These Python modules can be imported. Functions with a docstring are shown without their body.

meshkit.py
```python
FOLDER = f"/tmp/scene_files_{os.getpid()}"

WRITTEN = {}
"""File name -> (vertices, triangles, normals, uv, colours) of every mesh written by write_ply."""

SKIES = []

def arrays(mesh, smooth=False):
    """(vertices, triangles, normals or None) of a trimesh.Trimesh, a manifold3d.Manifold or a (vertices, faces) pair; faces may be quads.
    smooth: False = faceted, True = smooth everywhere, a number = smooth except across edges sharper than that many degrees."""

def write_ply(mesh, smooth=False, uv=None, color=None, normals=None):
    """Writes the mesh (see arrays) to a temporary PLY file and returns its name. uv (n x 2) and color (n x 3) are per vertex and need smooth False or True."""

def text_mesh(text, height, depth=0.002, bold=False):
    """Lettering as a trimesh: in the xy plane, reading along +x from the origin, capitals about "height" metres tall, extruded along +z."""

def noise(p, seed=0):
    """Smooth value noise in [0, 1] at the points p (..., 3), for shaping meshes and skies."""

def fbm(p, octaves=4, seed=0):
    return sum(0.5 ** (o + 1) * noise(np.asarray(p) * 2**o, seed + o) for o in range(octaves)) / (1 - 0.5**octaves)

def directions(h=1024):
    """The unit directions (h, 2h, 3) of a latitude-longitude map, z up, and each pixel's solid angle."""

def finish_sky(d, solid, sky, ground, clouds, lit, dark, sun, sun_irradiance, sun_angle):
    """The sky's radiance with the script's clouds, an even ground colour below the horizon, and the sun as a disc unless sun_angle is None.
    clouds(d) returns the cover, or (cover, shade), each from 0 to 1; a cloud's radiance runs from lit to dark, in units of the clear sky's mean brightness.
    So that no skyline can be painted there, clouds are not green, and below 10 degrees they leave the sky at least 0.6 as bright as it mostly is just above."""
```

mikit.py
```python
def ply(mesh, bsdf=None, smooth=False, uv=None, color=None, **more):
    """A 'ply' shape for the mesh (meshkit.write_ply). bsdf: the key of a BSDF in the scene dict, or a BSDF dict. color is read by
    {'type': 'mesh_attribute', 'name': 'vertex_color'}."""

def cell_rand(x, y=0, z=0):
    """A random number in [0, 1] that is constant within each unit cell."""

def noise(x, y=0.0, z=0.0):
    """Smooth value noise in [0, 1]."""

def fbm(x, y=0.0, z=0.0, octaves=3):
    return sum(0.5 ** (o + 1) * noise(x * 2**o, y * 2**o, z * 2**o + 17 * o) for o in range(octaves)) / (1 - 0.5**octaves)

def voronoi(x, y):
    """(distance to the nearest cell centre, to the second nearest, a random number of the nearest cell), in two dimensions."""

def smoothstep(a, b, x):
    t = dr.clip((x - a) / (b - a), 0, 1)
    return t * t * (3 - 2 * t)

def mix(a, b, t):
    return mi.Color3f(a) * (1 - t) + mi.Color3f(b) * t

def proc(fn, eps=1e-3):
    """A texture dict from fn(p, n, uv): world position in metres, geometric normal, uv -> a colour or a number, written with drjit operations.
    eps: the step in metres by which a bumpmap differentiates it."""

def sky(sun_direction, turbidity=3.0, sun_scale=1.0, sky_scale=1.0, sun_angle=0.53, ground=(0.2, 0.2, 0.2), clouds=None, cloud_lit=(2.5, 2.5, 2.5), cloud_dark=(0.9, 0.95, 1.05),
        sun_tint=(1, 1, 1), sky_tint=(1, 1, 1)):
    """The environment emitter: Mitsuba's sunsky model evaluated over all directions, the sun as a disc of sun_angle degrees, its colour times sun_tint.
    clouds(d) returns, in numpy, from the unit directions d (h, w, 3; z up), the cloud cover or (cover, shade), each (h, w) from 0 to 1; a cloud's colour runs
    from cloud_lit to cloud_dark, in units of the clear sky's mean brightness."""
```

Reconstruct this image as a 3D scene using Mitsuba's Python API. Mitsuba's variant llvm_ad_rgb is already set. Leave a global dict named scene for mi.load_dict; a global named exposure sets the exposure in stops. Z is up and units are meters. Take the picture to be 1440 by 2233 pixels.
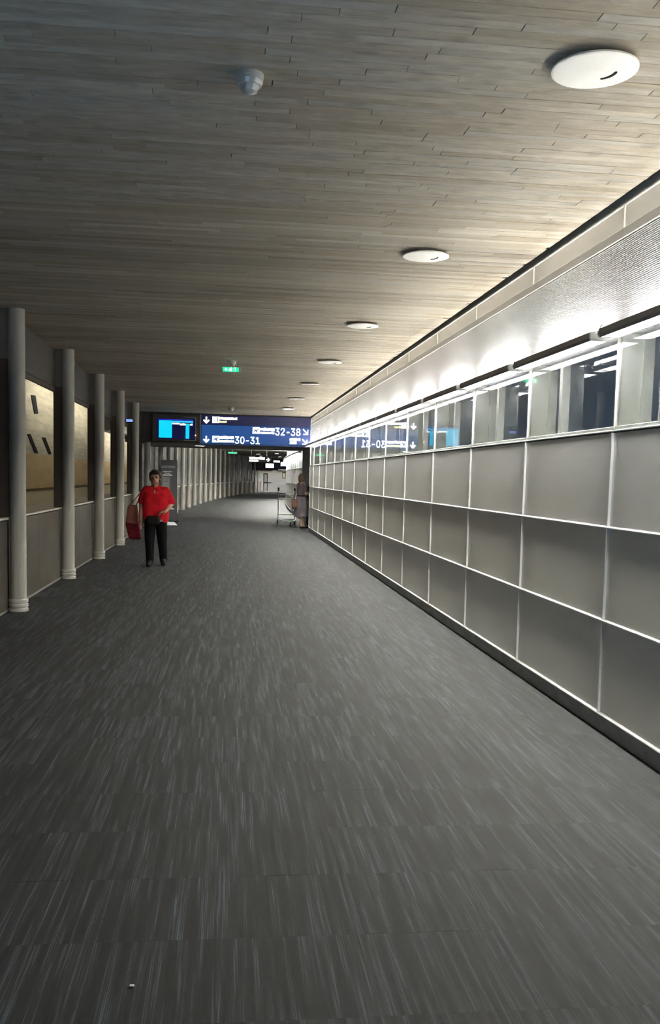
import math, random
import numpy as np, trimesh, manifold3d as m3
import drjit as dr
import mitsuba as mi
import mikit, meshkit
from mikit import noise, fbm, cell_rand, smoothstep, mix
from shapely.geometry import Polygon, box as sbox, Point, LineString
from shapely.ops import unary_union

T = mi.ScalarTransform4f
scene, labels = {}, {}

# ------------------------------------------------------------------ camera
FOC, YAW, PITCH, ROLL, CY = 2000.0, 0.11285, 0.09282, -0.02413, 1228.18
fw = np.array([math.sin(YAW) * math.cos(PITCH), math.cos(YAW) * math.cos(PITCH), -math.sin(PITCH)])
r0 = np.array([math.cos(YAW), -math.sin(YAW), 0.0])
d0 = np.cross(fw, r0)
rt = r0 * math.cos(ROLL) + d0 * math.sin(ROLL)
dn = d0 * math.cos(ROLL) - r0 * math.sin(ROLL)
M = np.eye(4)
M[:3, 0], M[:3, 1], M[:3, 2], M[:3, 3] = -rt, -dn, fw, [0, 0, 1.55]
scene['camera'] = dict(type='perspective', fov=math.degrees(2 * math.atan(720 / FOC)), fov_axis='x', near_clip=0.05, far_clip=500.0,
                       principal_point_offset_y=(1116.5 - CY) / 2233.0, to_world=T(M.tolist()))

# ------------------------------------------------------------------ light
exposure = 0.30
LAMP_UP, LAMP_DOWN, LAMP_WALL = 26.0, 195.0, 275.0                          # fluorescent wall lamps: the open top, the lens below, the wall washing slit
WARM = (1.0, 0.96, 0.83)
scene['dusk'] = dict(type='constant', sampling_weight=1.0, radiance={'type': 'rgb', 'value': [0.030, 0.050, 0.075]})


def emit(r, tint=(1, 1, 1), w=0.03):
    return {'type': 'area', 'sampling_weight': float(w), 'radiance': {'type': 'rgb', 'value': [float(r * c) for c in tint]}}


# ------------------------------------------------------------------ materials
def rgb(c):
    return {'type': 'rgb', 'value': [float(x) for x in c]}


def mat(name, c, rough=0.6, spec=0.5, **kw):
    scene['m_' + name] = {'type': 'twosided', 'bsdf': {'type': 'principled', 'base_color': rgb(c) if isinstance(c, (tuple, list)) else c, 'roughness': rough, 'specular': spec, **kw}}
    return 'm_' + name


PLANK_TONES = [(0.385, 0.345, 0.29), (0.42, 0.385, 0.33), (0.345, 0.305, 0.25), (0.45, 0.415, 0.365), (0.365, 0.32, 0.255), (0.395, 0.37, 0.33)]


def plank_fn(tone, seed):
    def fn(p, n, uv):
        g = fbm(p.x * 9 + seed * 7.3, p.y * 42, seed, 3)
        f = noise(p.x * 40, p.y * 300, seed * 3.1)
        s = smoothstep(0.70, 0.85, noise(p.x * 9 + seed, p.y * 24, 4.2 + seed))
        return mi.Color3f(tone) * (0.72 + 0.42 * g + 0.12 * f) * (1 - 0.16 * s)
    return mikit.proc(fn)


PLANKS = [mat(f'plank_{i}', plank_fn(t, i + 1.0), 0.8, 0.25) for i, t in enumerate(PLANK_TONES)]
mat('plank_far', {'type': 'mesh_attribute', 'name': 'vertex_color'}, 0.8, 0.25)

TILE, TX0, TY0 = 0.48, -2.42, 2.97


def carpet_fn(p, n, uv):
    i, j = dr.floor((p.x - TX0) / TILE), dr.floor((p.y - TY0) / TILE)
    r = cell_rand(i, j, 5)
    a = noise(p.x * 270, p.y * 4.2 + cell_rand(p.x * 270, 0, 8) * 40, 3)
    b = noise(p.x * 60 + r * 6, p.y * 2.6 + r * 3, 9)
    c = noise(p.x * 420, p.y * 22, 1 + r)
    d = noise(p.x * 900, p.y * 900, 2)
    s = smoothstep(0.52, 0.95, a) * smoothstep(0.30, 0.8, b)
    base = mix((0.0128, 0.0136, 0.0158), (0.0295, 0.0310, 0.0325), 0.6 * b + 0.4 * c)
    return mix(base, (0.108, 0.142, 0.182), 0.42 * s) * (0.82 + 0.30 * d + 0.04 * r)


mat('carpet', mikit.proc(carpet_fn), 0.85, 0.15)
mat('slab', (0.10, 0.095, 0.09), 0.9, 0.1)
mat('panel', mikit.proc(lambda p, n, uv: mi.Color3f(0.84, 0.82, 0.75) * (0.93 + 0.10 * noise(p.y * 2.2, p.z * 2.2, p.x))), 0.36, 0.6)
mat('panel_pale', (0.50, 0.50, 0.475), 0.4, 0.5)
mat('rail', (0.90, 0.89, 0.85), 0.35, 0.5)
mat('skirting', mikit.proc(lambda p, n, uv: mi.Color3f(0.25, 0.26, 0.245) * (0.8 + 0.4 * fbm(p.y * 9, p.z * 20, 2))), 0.6, 0.4)
mat('fascia', (0.86, 0.83, 0.77), 0.5, 0.4)
mat('channel', (0.50, 0.48, 0.45), 0.5, 0.4)  # greyer strip: the shadow band below the fascia put into colour
mat('slat', (0.88, 0.88, 0.88), 0.45, 0.4)
mat('lamp_body', (0.22, 0.20, 0.19), 0.45, 0.5)
mat('lamp_cap', (0.70, 0.69, 0.66), 0.45, 0.5)
mat('lens', (0.9, 0.9, 0.88), 0.5, 0.3)
mat('frame_green', (0.37, 0.40, 0.35), 0.5, 0.4)
mat('frame_dark', (0.05, 0.052, 0.05), 0.5, 0.4)
scene['m_glass'] = {'type': 'thindielectric', 'int_ior': 1.52}
mat('column', mikit.proc(lambda p, n, uv: mi.Color3f(0.66, 0.645, 0.60) * (0.92 + 0.14 * fbm(p.x * 6, p.y * 6, p.z * 3, 2))), 0.42, 0.5)
mat('column_base', (0.80, 0.79, 0.75), 0.35, 0.5)
mat('dado', mikit.proc(lambda p, n, uv: mi.Color3f(0.092, 0.083, 0.071) * (0.84 + 0.28 * fbm(p.y * 3, p.z * 3, 4))), 0.35, 0.5, metallic=0.25)
mat('spandrel', mikit.proc(lambda p, n, uv: mi.Color3f(0.088, 0.083, 0.081) * (0.85 + 0.3 * fbm(p.y * 2, p.z * 4, 7))), 0.5, 0.4)
mat('pier', (0.11, 0.092, 0.078), 0.6, 0.3)  # darker than the pier head: shade of the reveal put into the colour
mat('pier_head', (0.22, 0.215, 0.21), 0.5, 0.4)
mat('hall_floor', (0.30, 0.28, 0.25), 0.7, 0.3)


def hall_fn(p, n, uv):
    lines = smoothstep(0.42, 0.5, dr.abs(p.z / 0.42 - dr.floor(p.z / 0.42) - 0.5))
    g = fbm(p.y * 0.8, p.z * 7, 1, 3)
    upper = mi.Color3f(0.70, 0.655, 0.52) * (0.78 + 0.4 * g) * (1 - 0.25 * lines * noise(p.y * 0.6, p.z * 2.4, 8))
    lower = mi.Color3f(0.80, 0.62, 0.36) * (0.8 + 0.4 * fbm(p.y * 0.5, p.z * 1.6, 3, 3))
    return dr.select(p.z > 2.31, upper, lower)


mat('hall_wall', mikit.proc(hall_fn), 0.8, 0.2)
mat('hall_low', (0.86, 0.77, 0.54), 0.7, 0.2)
mat('hall_trim', (0.13, 0.09, 0.045), 0.6, 0.3)
mat('black', (0.010, 0.010, 0.011), 0.7, 0.1)
mat('plate_white', (0.93, 0.93, 0.92), 0.45, 0.4)
mat('plastic_white', (0.74, 0.76, 0.77), 0.35, 0.5)
mat('bulkhead', mikit.proc(lambda p, n, uv: mi.Color3f(0.075, 0.070, 0.072) * (0.8 + 0.4 * fbm(p.x * 4, p.z * 4, 2))), 0.6, 0.3)
mat('soffit', (0.16, 0.15, 0.135), 0.7, 0.2)
mat('grey_wall', (0.46, 0.46, 0.46), 0.6, 0.3)
mat('silver', (0.55, 0.57, 0.56), 0.3, 0.5, metallic=0.6)
mat('sign_navy', (0.022, 0.026, 0.09), 0.35, 0.5)
mat('screen_black', (0.008, 0.008, 0.014), 0.25, 0.5)
mat('totem', (0.075, 0.072, 0.072), 0.45, 0.4)
mat('totem_print', (0.88, 0.88, 0.86), 0.6, 0.3)
mat('totem_photo', mikit.proc(lambda p, n, uv: mi.Color3f(0.26, 0.25, 0.225) * (0.7 + 0.6 * fbm(p.x * 9, p.z * 9, 5))), 0.6, 0.3)
mat('plank_grey', (0.34, 0.32, 0.285), 0.8, 0.2)
mat('end_wall', (0.60, 0.57, 0.50), 0.8, 0.2)
mat('brown', (0.16, 0.11, 0.05), 0.6, 0.3)
mat('exit_case', (0.55, 0.55, 0.52), 0.5, 0.4)
mat('skin_red', (0.50, 0.285, 0.205), 0.55, 0.4)
mat('skin_grey', (0.52, 0.36, 0.27), 0.55, 0.4)
mat('shirt', mikit.proc(lambda p, n, uv: mi.Color3f(0.64, 0.017, 0.028) * (0.75 + 0.5 * fbm(p.x * 14, p.y * 14, p.z * 9, 3))), 0.85, 0.2)
mat('trousers', (0.005, 0.005, 0.006), 0.9, 0.05)
mat('hair_dark', (0.014, 0.010, 0.009), 0.5, 0.4)
mat('hair_brown', (0.045, 0.028, 0.016), 0.5, 0.4)
mat('bag_rose', (0.34, 0.13, 0.11), 0.7, 0.2)
mat('bag_red', (0.16, 0.012, 0.025), 0.7, 0.2)
mat('dress', mikit.proc(lambda p, n, uv: mi.Color3f(0.165, 0.150, 0.170) * (0.75 + 0.5 * fbm(p.x * 16, p.y * 16, p.z * 7, 3))), 0.9, 0.2)
mat('dress_top', (0.105, 0.080, 0.088), 0.9, 0.2)
mat('bag_brown', (0.13, 0.062, 0.034), 0.6, 0.3)
mat('eye', (0.5, 0.48, 0.45), 0.3, 0.5)
mat('lips', (0.36, 0.12, 0.10), 0.5, 0.4)


# ------------------------------------------------------------------ helpers
def numbered(name):
    if name not in used:
        used[name] = 0
        return name
    used[name] += 1
    return f'{name}_{used[name]:03d}'


used = {}


def obj(name, mesh, m, parent=None, smooth=False, **more):
    key = (parent + '__' + name) if parent else name
    key = numbered(key)
    scene[key] = mikit.ply(mesh, m, smooth=smooth, **more)
    return key


def put(name, plydict, parent=None, to_world=None):
    key = numbered((parent + '__' + name) if parent else name)
    scene[key] = dict(plydict) if to_world is None else {**plydict, 'to_world': to_world}
    return key


def thing(name, label, cat, group=None):
    key = numbered(name)
    labels[key] = {'label': label, 'category': cat}
    if group:
        labels[key]['group'] = group
    return key


def tag(key, label=None, cat=None, group=None, kind=None):
    labels.setdefault(key, {})
    for k, v in (('label', label), ('category', cat), ('group', group), ('kind', kind)):
        if v:
            labels[key][k] = v
    return key


def struct(name, mesh, m, parent=None, label=None, smooth=False):
    k = obj(name, mesh, m, parent, smooth)
    if not parent:
        tag(k, label, kind='structure')
    return k


def bx(x0, x1, y0, y1, z0, z1):
    b = trimesh.creation.box(extents=(x1 - x0, y1 - y0, z1 - z0))
    b.apply_translation(((x0 + x1) / 2, (y0 + y1) / 2, (z0 + z1) / 2))
    return b


def cham(x0, x1, y0, y1, z0, z1, c=0.003):
    """A box with every edge chamfered."""
    pts = []
    h = np.array([x1 - x0, y1 - y0, z1 - z0]) / 2
    ctr = np.array([x0 + x1, y0 + y1, z0 + z1]) / 2
    c = min(c, *(h * 0.9))
    for s in np.ndindex(2, 2, 2):
        s = np.array(s) * 2 - 1
        for k in range(3):
            q = h.copy() - c
            q[k] = h[k]
            pts.append(ctr + s * q)
    return trimesh.convex.convex_hull(np.array(pts))


def cat(*ms):
    ms = ms[0] if len(ms) == 1 and isinstance(ms[0], list) else list(ms)
    return trimesh.util.concatenate(ms)


def tube(a, b, r, n=10, r2=None):
    a, b = np.array(a, float), np.array(b, float)
    m = trimesh.creation.cylinder(r, segment=[a, b], sections=n)
    return m


def lathe(prof, n=24, at=(0, 0, 0)):
    m = trimesh.creation.revolve(np.array(prof, float), sections=n)
    m.apply_translation(at)
    return m


def prism(poly, depth):
    return trimesh.creation.extrude_polygon(poly, depth, engine='earcut')


def bmerge(*ms):
    return trimesh.boolean.union(list(ms), engine='manifold')


def facing(m, x, y, z):
    """A mesh drawn in the xy plane (extruded +z) stood up at (x, y, z) with its face towards -y (the camera)."""
    m = m.copy()
    m.apply_transform(np.array([[1, 0, 0, x], [0, 0, -1, y], [0, 1, 0, z], [0, 0, 0, 1.0]]))
    return m


def curve(y):
    return max(0.0, y - 24.0) ** 2 / 840.0


def bend(m, step=2.0):
    """Shifts a mesh sideways along the bend that the corridor takes past the overhead sign."""
    m = m.copy()
    v = np.array(m.vertices)
    v[:, 0] += np.maximum(0, v[:, 1] - 24.0) ** 2 / 840.0
    m.vertices = v
    return m


ORD = ['first', 'second', 'third', 'fourth', 'fifth', 'sixth', 'seventh', 'eighth', 'ninth', 'tenth', 'eleventh', 'twelfth', 'thirteenth', 'fourteenth',
       'fifteenth', 'sixteenth', 'seventeenth', 'eighteenth', 'nineteenth', 'twentieth', 'twenty-first', 'twenty-second', 'twenty-third', 'twenty-fourth']

# ------------------------------------------------------------------ sizes
W = 2.347                     # the panelled wall
S, J0 = 1.652, 5.438          # its joints
J = [J0 + S * k for k in range(-2, 13)]        # 2.13 ... 25.26
YB = 26.40                    # the overhead sign
HC = 3.276
XL = -2.285                   # the columns
rng = random.Random(7)

# ------------------------------------------------------------------ floor
struct('floor', bx(-2.9, 3.4, -7.0, 33.4, -0.12, -0.012), 'm_slab', label='corridor floor under dark grey streaked carpet tiles')
tilebox = mikit.ply(cham(-TILE / 2 + .0001, TILE / 2 - .0001, -TILE / 2 + .0001, TILE / 2 - .0001, -0.011, 0.0, 0.0004), 'm_carpet')
cols_x = [TX0 + TILE * (i + .5) for i in range(10)]
for j in range(-3, 26):
    for x in cols_x:
        put('carpet_tile', tilebox, 'floor', T().translate([x, TY0 + TILE * (j + .5), rng.uniform(-0.0006, 0)]))
ms = []
for j in range(26, 64):
    y = TY0 + TILE * (j + .5)
    for x in cols_x + ([TX0 + TILE * 10.5, TX0 + TILE * 11.5] if y > 26.2 else []):
        ms.append(bx(x - TILE / 2 + .001, x + TILE / 2 - .001, y - TILE / 2 + .001, y + TILE / 2 - .001, -0.011, rng.uniform(-0.0006, 0)))
tag(obj('distant_carpet_tiles', cat(ms), 'm_carpet', 'floor'), kind='stuff')
ms = [bx(x - TILE / 2, x + TILE / 2, -7, TY0 - 3 * TILE, -0.011, 0) for x in cols_x]
obj('carpet_behind', cat(ms), 'm_carpet', 'floor')
tag('floor__carpet_behind', kind='stuff')
# the curved stretch past the sign
ys = np.linspace(33.69, 100, 56)
v, f = [], []
for i, y in enumerate(ys):
    c = curve(y)
    v += [[-2.6 + c, y, 0], [4.4 + c, y, 0], [-2.6 + c, y, -.1], [4.4 + c, y, -.1]]
for i in range(len(ys) - 1):
    a = 4 * i
    f += [[a, a + 1, a + 5], [a, a + 5, a + 4], [a + 2, a + 7, a + 3], [a + 2, a + 6, a + 7]]
struct('floor_beyond', trimesh.Trimesh(v, f, process=False), 'm_carpet', label='carpeted floor of the bending corridor past the overhead sign')

# ------------------------------------------------------------------ ceiling
struct('ceiling', bx(-2.9, W - .014, -7.0, YB, HC + 0.016, HC + 0.16), 'm_slab', label='low corridor ceiling of grey weathered boards')
PW = 0.06
y, near, far, farcol = 3.18, 0, [], []
XA, XE = -2.52, W - 0.014
row = 0
while y < YB - 0.06:
    x = XA - rng.uniform(0, 1.2)
    while x < XE:
        L = rng.uniform(0.35, 1.7)
        a, b = max(x, XA) + .0011, min(x + L, XE) - .0011
        x += L
        if b - a < 0.08:
            continue
        dz = rng.choice([0, 0, 0.0006, 0.001, 0.002])
        if y < 6.1 and near < 300:
            put('plank', mikit.ply(cham(a, b, y + .0004, y + PW - .0004, HC - dz, HC + 0.015, 0.0014), PLANKS[rng.choice([0, 0, 1, 1, 2, 3, 4, 5, 5])]), 'ceiling')
            near += 1
        else:
            m = bx(a, b, y + .0003, y + PW - .0003, HC - dz, HC + 0.015)
            t = np.array(PLANK_TONES[rng.choice([0, 0, 1, 1, 2, 3, 4, 4, 5])]) * rng.uniform(0.86, 1.07) * (0.82 + 0.36 * float(meshkit.noise(np.array([a * .35, y * 1.7, 3.0]))))
            far.append(m)
            farcol.append(np.tile(t, (len(m.vertices), 1)))
    y += PW
k = put('distant_planks', mikit.ply(cat(far), 'm_plank_far', color=np.vstack(farcol)), 'ceiling')
tag(k, kind='stuff')
tag(put('overhead_planks', mikit.ply(bx(XA, XE, -7, 3.18, HC, HC + .015), PLANKS[0]), 'ceiling'), kind='stuff')

# ------------------------------------------------------------------ right wall
struct('wall_right', bx(W + 0.012, W + 0.10, J[0] - 8.3, YB, 0.0, 1.87), 'm_slab', label='right wall of grey metal panels under a strip of windows')
ROWS = [(0.119, 0.705), (0.705, 1.285), (1.285, 1.872)]
bays = [(J[0] - S * (5 - i), J[0] - S * (4 - i)) for i in range(5)] + list(zip(J[:-1], J[1:])) + [(J[-1], YB - 0.06)]
for (a, b) in bays:
    vis = b > 3.7
    for (z0, z1) in ROWS:
        obj('panel', cham(W, W + 0.014, a + .006, b - .006, z0 + .006, z1 - .006, 0.003), 'm_panel', 'wall_right')
        rail = prism(Polygon([(0.0, 0.0), (-0.017, 0.0), (-0.017, 0.006), (-0.013, 0.010), (0.0, 0.014)]), b - a - 0.002)
        rail.apply_transform(np.array([[1, 0, 0, W], [0, 0, 1, a + .001], [0, 1, 0, z0 - 0.005], [0, 0, 0, 1.0]]))
        obj('rail', rail, 'm_rail', 'wall_right')
        obj('joint_strip', cham(W - 0.016, W + 0.010, b - .006, b + .006, z0 + .010, z1 - .006, 0.0008), 'm_rail', 'wall_right')
    obj('skirting', cham(W + 0.006, W + 0.03, a + .001, b - .001, 0.0, 0.112, 0.002), 'm_skirting', 'wall_right')
    # the window strip
    obj('sill', cham(W - 0.008, W + 0.24, a + .001, b - .001, 1.872, 1.882, 0.002), 'm_frame_green', 'wall_right')
    obj('glazing_bead', cham(W + 0.0, W + 0.02, a + .008, b - .008, 1.883, 1.905, 0.002), 'm_frame_green', 'wall_right')
    pane = trimesh.Trimesh([[W + .008, a + .006, 1.885], [W + .008, b - .006, 1.885], [W + .008, b - .006, 2.47], [W + .008, a + .006, 2.47]], [[0, 1, 2], [0, 2, 3]], process=False)
    obj('pane', pane, 'm_glass', 'wall_right')
    obj('mullion', cham(W - .006, W + .016, b - .004, b + .004, 1.884, 2.47, 0.001), 'm_lamp_body', 'wall_right')
    obj('fin', cham(W + .018, W + .15, b - .02, b + .012, 1.884, 2.47, 0.002), 'm_frame_green', 'wall_right')
    obj('outer_frame', bx(W + .16, W + .22, b - .30, b - .24, 1.884, 2.47), 'm_frame_green', 'wall_right')
    obj('outer_frame', bx(W + .15, W + .22, b - .03, b + .05, 1.884, 2.47), 'm_frame_green', 'wall_right')
    pane2 = trimesh.Trimesh([[W + .22, a + .05, 1.885], [W + .22, b - .03, 1.885], [W + .22, b - .03, 2.47], [W + .22, a + .05, 2.47]], [[0, 1, 2], [0, 2, 3]], process=False)
    obj('outer_pane', pane2, 'm_glass', 'wall_right')
    # louvred reflector and fascia above the lamps
    sl, n = [], 46
    for i in range(n):
        z = 2.48 + (3.032 - 2.48) * i / n
        h = (3.032 - 2.48) / n
        q = prism(Polygon([(0.010, 0), (0.0, 0.002), (0.0, h * .66), (0.010, h * .76)]), b - a - .006)
        q.apply_transform(np.array([[1, 0, 0, W + .014], [0, 0, 1, a + .003], [0, 1, 0, z], [0, 0, 0, 1.0]]))
        sl.append(q)
    tag(obj('louvre_panel', cat(sl), 'm_slat', 'wall_right'), kind='stuff')
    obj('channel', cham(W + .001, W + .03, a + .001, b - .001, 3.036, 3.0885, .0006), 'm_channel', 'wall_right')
    obj('fascia_panel', cham(W, W + .03, a + .005, b - .005, 3.089, 3.214, .0006), 'm_fascia', 'wall_right')
    obj('fascia_joint', cham(W - .010, W + .02, b - .005, b + .005, 3.092, 3.214, .001), 'm_rail', 'wall_right')
    obj('cap_strip', cham(W - .008, W + .03, a + .001, b - .001, 3.215, 3.228, .003), 'm_rail', 'wall_right')
obj('head_wall', bx(W + .04, W + .24, bays[0][0], YB, 2.47, 3.75), 'm_fascia', 'wall_right')
obj('recess_top', bx(W - .10, W + .24, bays[0][0], YB, 3.70, 3.75), 'm_fascia', 'wall_right')
obj('recess_side', bx(W - .10, W - .014, bays[0][0], YB, HC + .161, 3.70), 'm_fascia', 'wall_right')
obj('lower_wall', bx(W + .10, W + .26, bays[0][0], YB, 0, 1.87), 'm_slab', 'wall_right')


# ------------------------------------------------------------------ wall lamps
def rounded(w, l, r):
    return sbox(-w / 2 + r, -l / 2 + r, w / 2 - r, l / 2 - r).buffer(r, quad_segs=5)


LEN = S - 0.16
lamp_prof = Polygon([(-0.066, 0.045), (-0.066, 0.012), (-0.058, -0.004), (-0.052, -0.004), (-0.052, 0.015), (0.052, 0.015), (0.052, -0.004), (0.058, -0.004), (0.066, 0.012), (0.066, 0.030), (0.050, 0.030), (0.046, 0.072), (0.036, 0.072), (0.032, 0.026), (-0.054, 0.022), (-0.058, 0.045)])
body = prism(lamp_prof, LEN)
body.apply_transform(np.array([[1, 0, 0, 0], [0, 0, 1, -LEN / 2], [0, 1, 0, 0], [0, 0, 0, 1.0]]))
capm = prism(Polygon([(0.058, -0.004), (-0.058, -0.004), (-0.066, 0.012), (-0.066, 0.045), (0.046, 0.072), (0.066, 0.030), (0.066, 0.012)]), 0.022)
capm.apply_transform(np.array([[1, 0, 0, 0], [0, 0, 1, -LEN / 2 - .022], [0, 1, 0, 0], [0, 0, 0, 1.0]]))
lensm = prism(rounded(0.098, LEN - 0.03, 0.045), 0.006)
lensm.apply_translation((0, 0, 0.0085))
tubem = prism(rounded(0.07, LEN - 0.06, 0.02), 0.004)
tubem.apply_translation((0, 0, 0.045))
tubem = trimesh.Trimesh([[-.05, -LEN / 2 + .03, .040], [.03, -LEN / 2 + .03, .070], [.03, LEN / 2 - .03, .070], [-.05, LEN / 2 - .03, .040]], [[0, 1, 2], [0, 2, 3]], process=False)
wtube = trimesh.Trimesh([[.053, -LEN / 2 + .03, .074], [.058, -LEN / 2 + .03, .038], [.058, LEN / 2 - .03, .038], [.053, LEN / 2 - .03, .074]], [[0, 1, 2], [0, 2, 3]], process=False)
arm = bx(0.05, 0.106, -0.015, 0.015, 0.012, 0.03)
P_WTUBE = mikit.ply(wtube, 'm_lens')
P_BODY, P_CAP, P_LENS, P_TUBE, P_ARM = (mikit.ply(body, 'm_lamp_body'), mikit.ply(capm, 'm_lamp_cap'), mikit.ply(lensm, 'm_lens'), mikit.ply(tubem, 'm_lens'), mikit.ply(arm, 'm_lamp_body'))


def wall_lamp(x, yc, z, label, far=False, up=1.0):
    wt = 0.4 if far else 1.0
    t = thing('wall_lamp', label, 'lamp', 'wall lamps under the louvred panels' if not far else 'wall lamps past the overhead sign')
    w = T().translate([x, yc, z])
    put('body', P_BODY, t, w)
    put('end_cap', P_CAP, t, w)
    put('end_cap', P_CAP, t, w @ T().rotate([0, 0, 1], 180))
    k = put('lens', P_LENS, t, w)
    scene[k]['emitter'] = emit(LAMP_DOWN * up, WARM, wt)
    tag(k, 'glowing warm white lens')
    k = put('tube', P_TUBE, t, w)
    scene[k]['emitter'] = emit(LAMP_UP * up, WARM, wt)
    k = put('wall_tube', P_WTUBE, t, w)
    scene[k]['emitter'] = emit(LAMP_WALL * up, (1.0, 0.98, 0.94), wt)
    for q in (-0.48, 0.48):
        put('bracket', P_ARM, t, w @ T().translate([0, q, 0]))


lamp_bays = list(zip(J[:-1], J[1:])) + [(J[-1], J[-1] + S)]
for i, (a, b) in enumerate(lamp_bays):
    lab = 'long warm white wall lamp, ' + ('nearest the camera at the right edge of the photo' if i == 1 else f'{ORD[i - 1]} from the right edge along the panelled wall') if i else 'long warm white wall lamp just outside the right edge'
    if i == len(lamp_bays) - 1:
        lab = 'long warm white wall lamp farthest away, jutting past the wall end by the overhead sign'
    wall_lamp(W - 0.094, (a + b) / 2, 2.428, lab)

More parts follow.
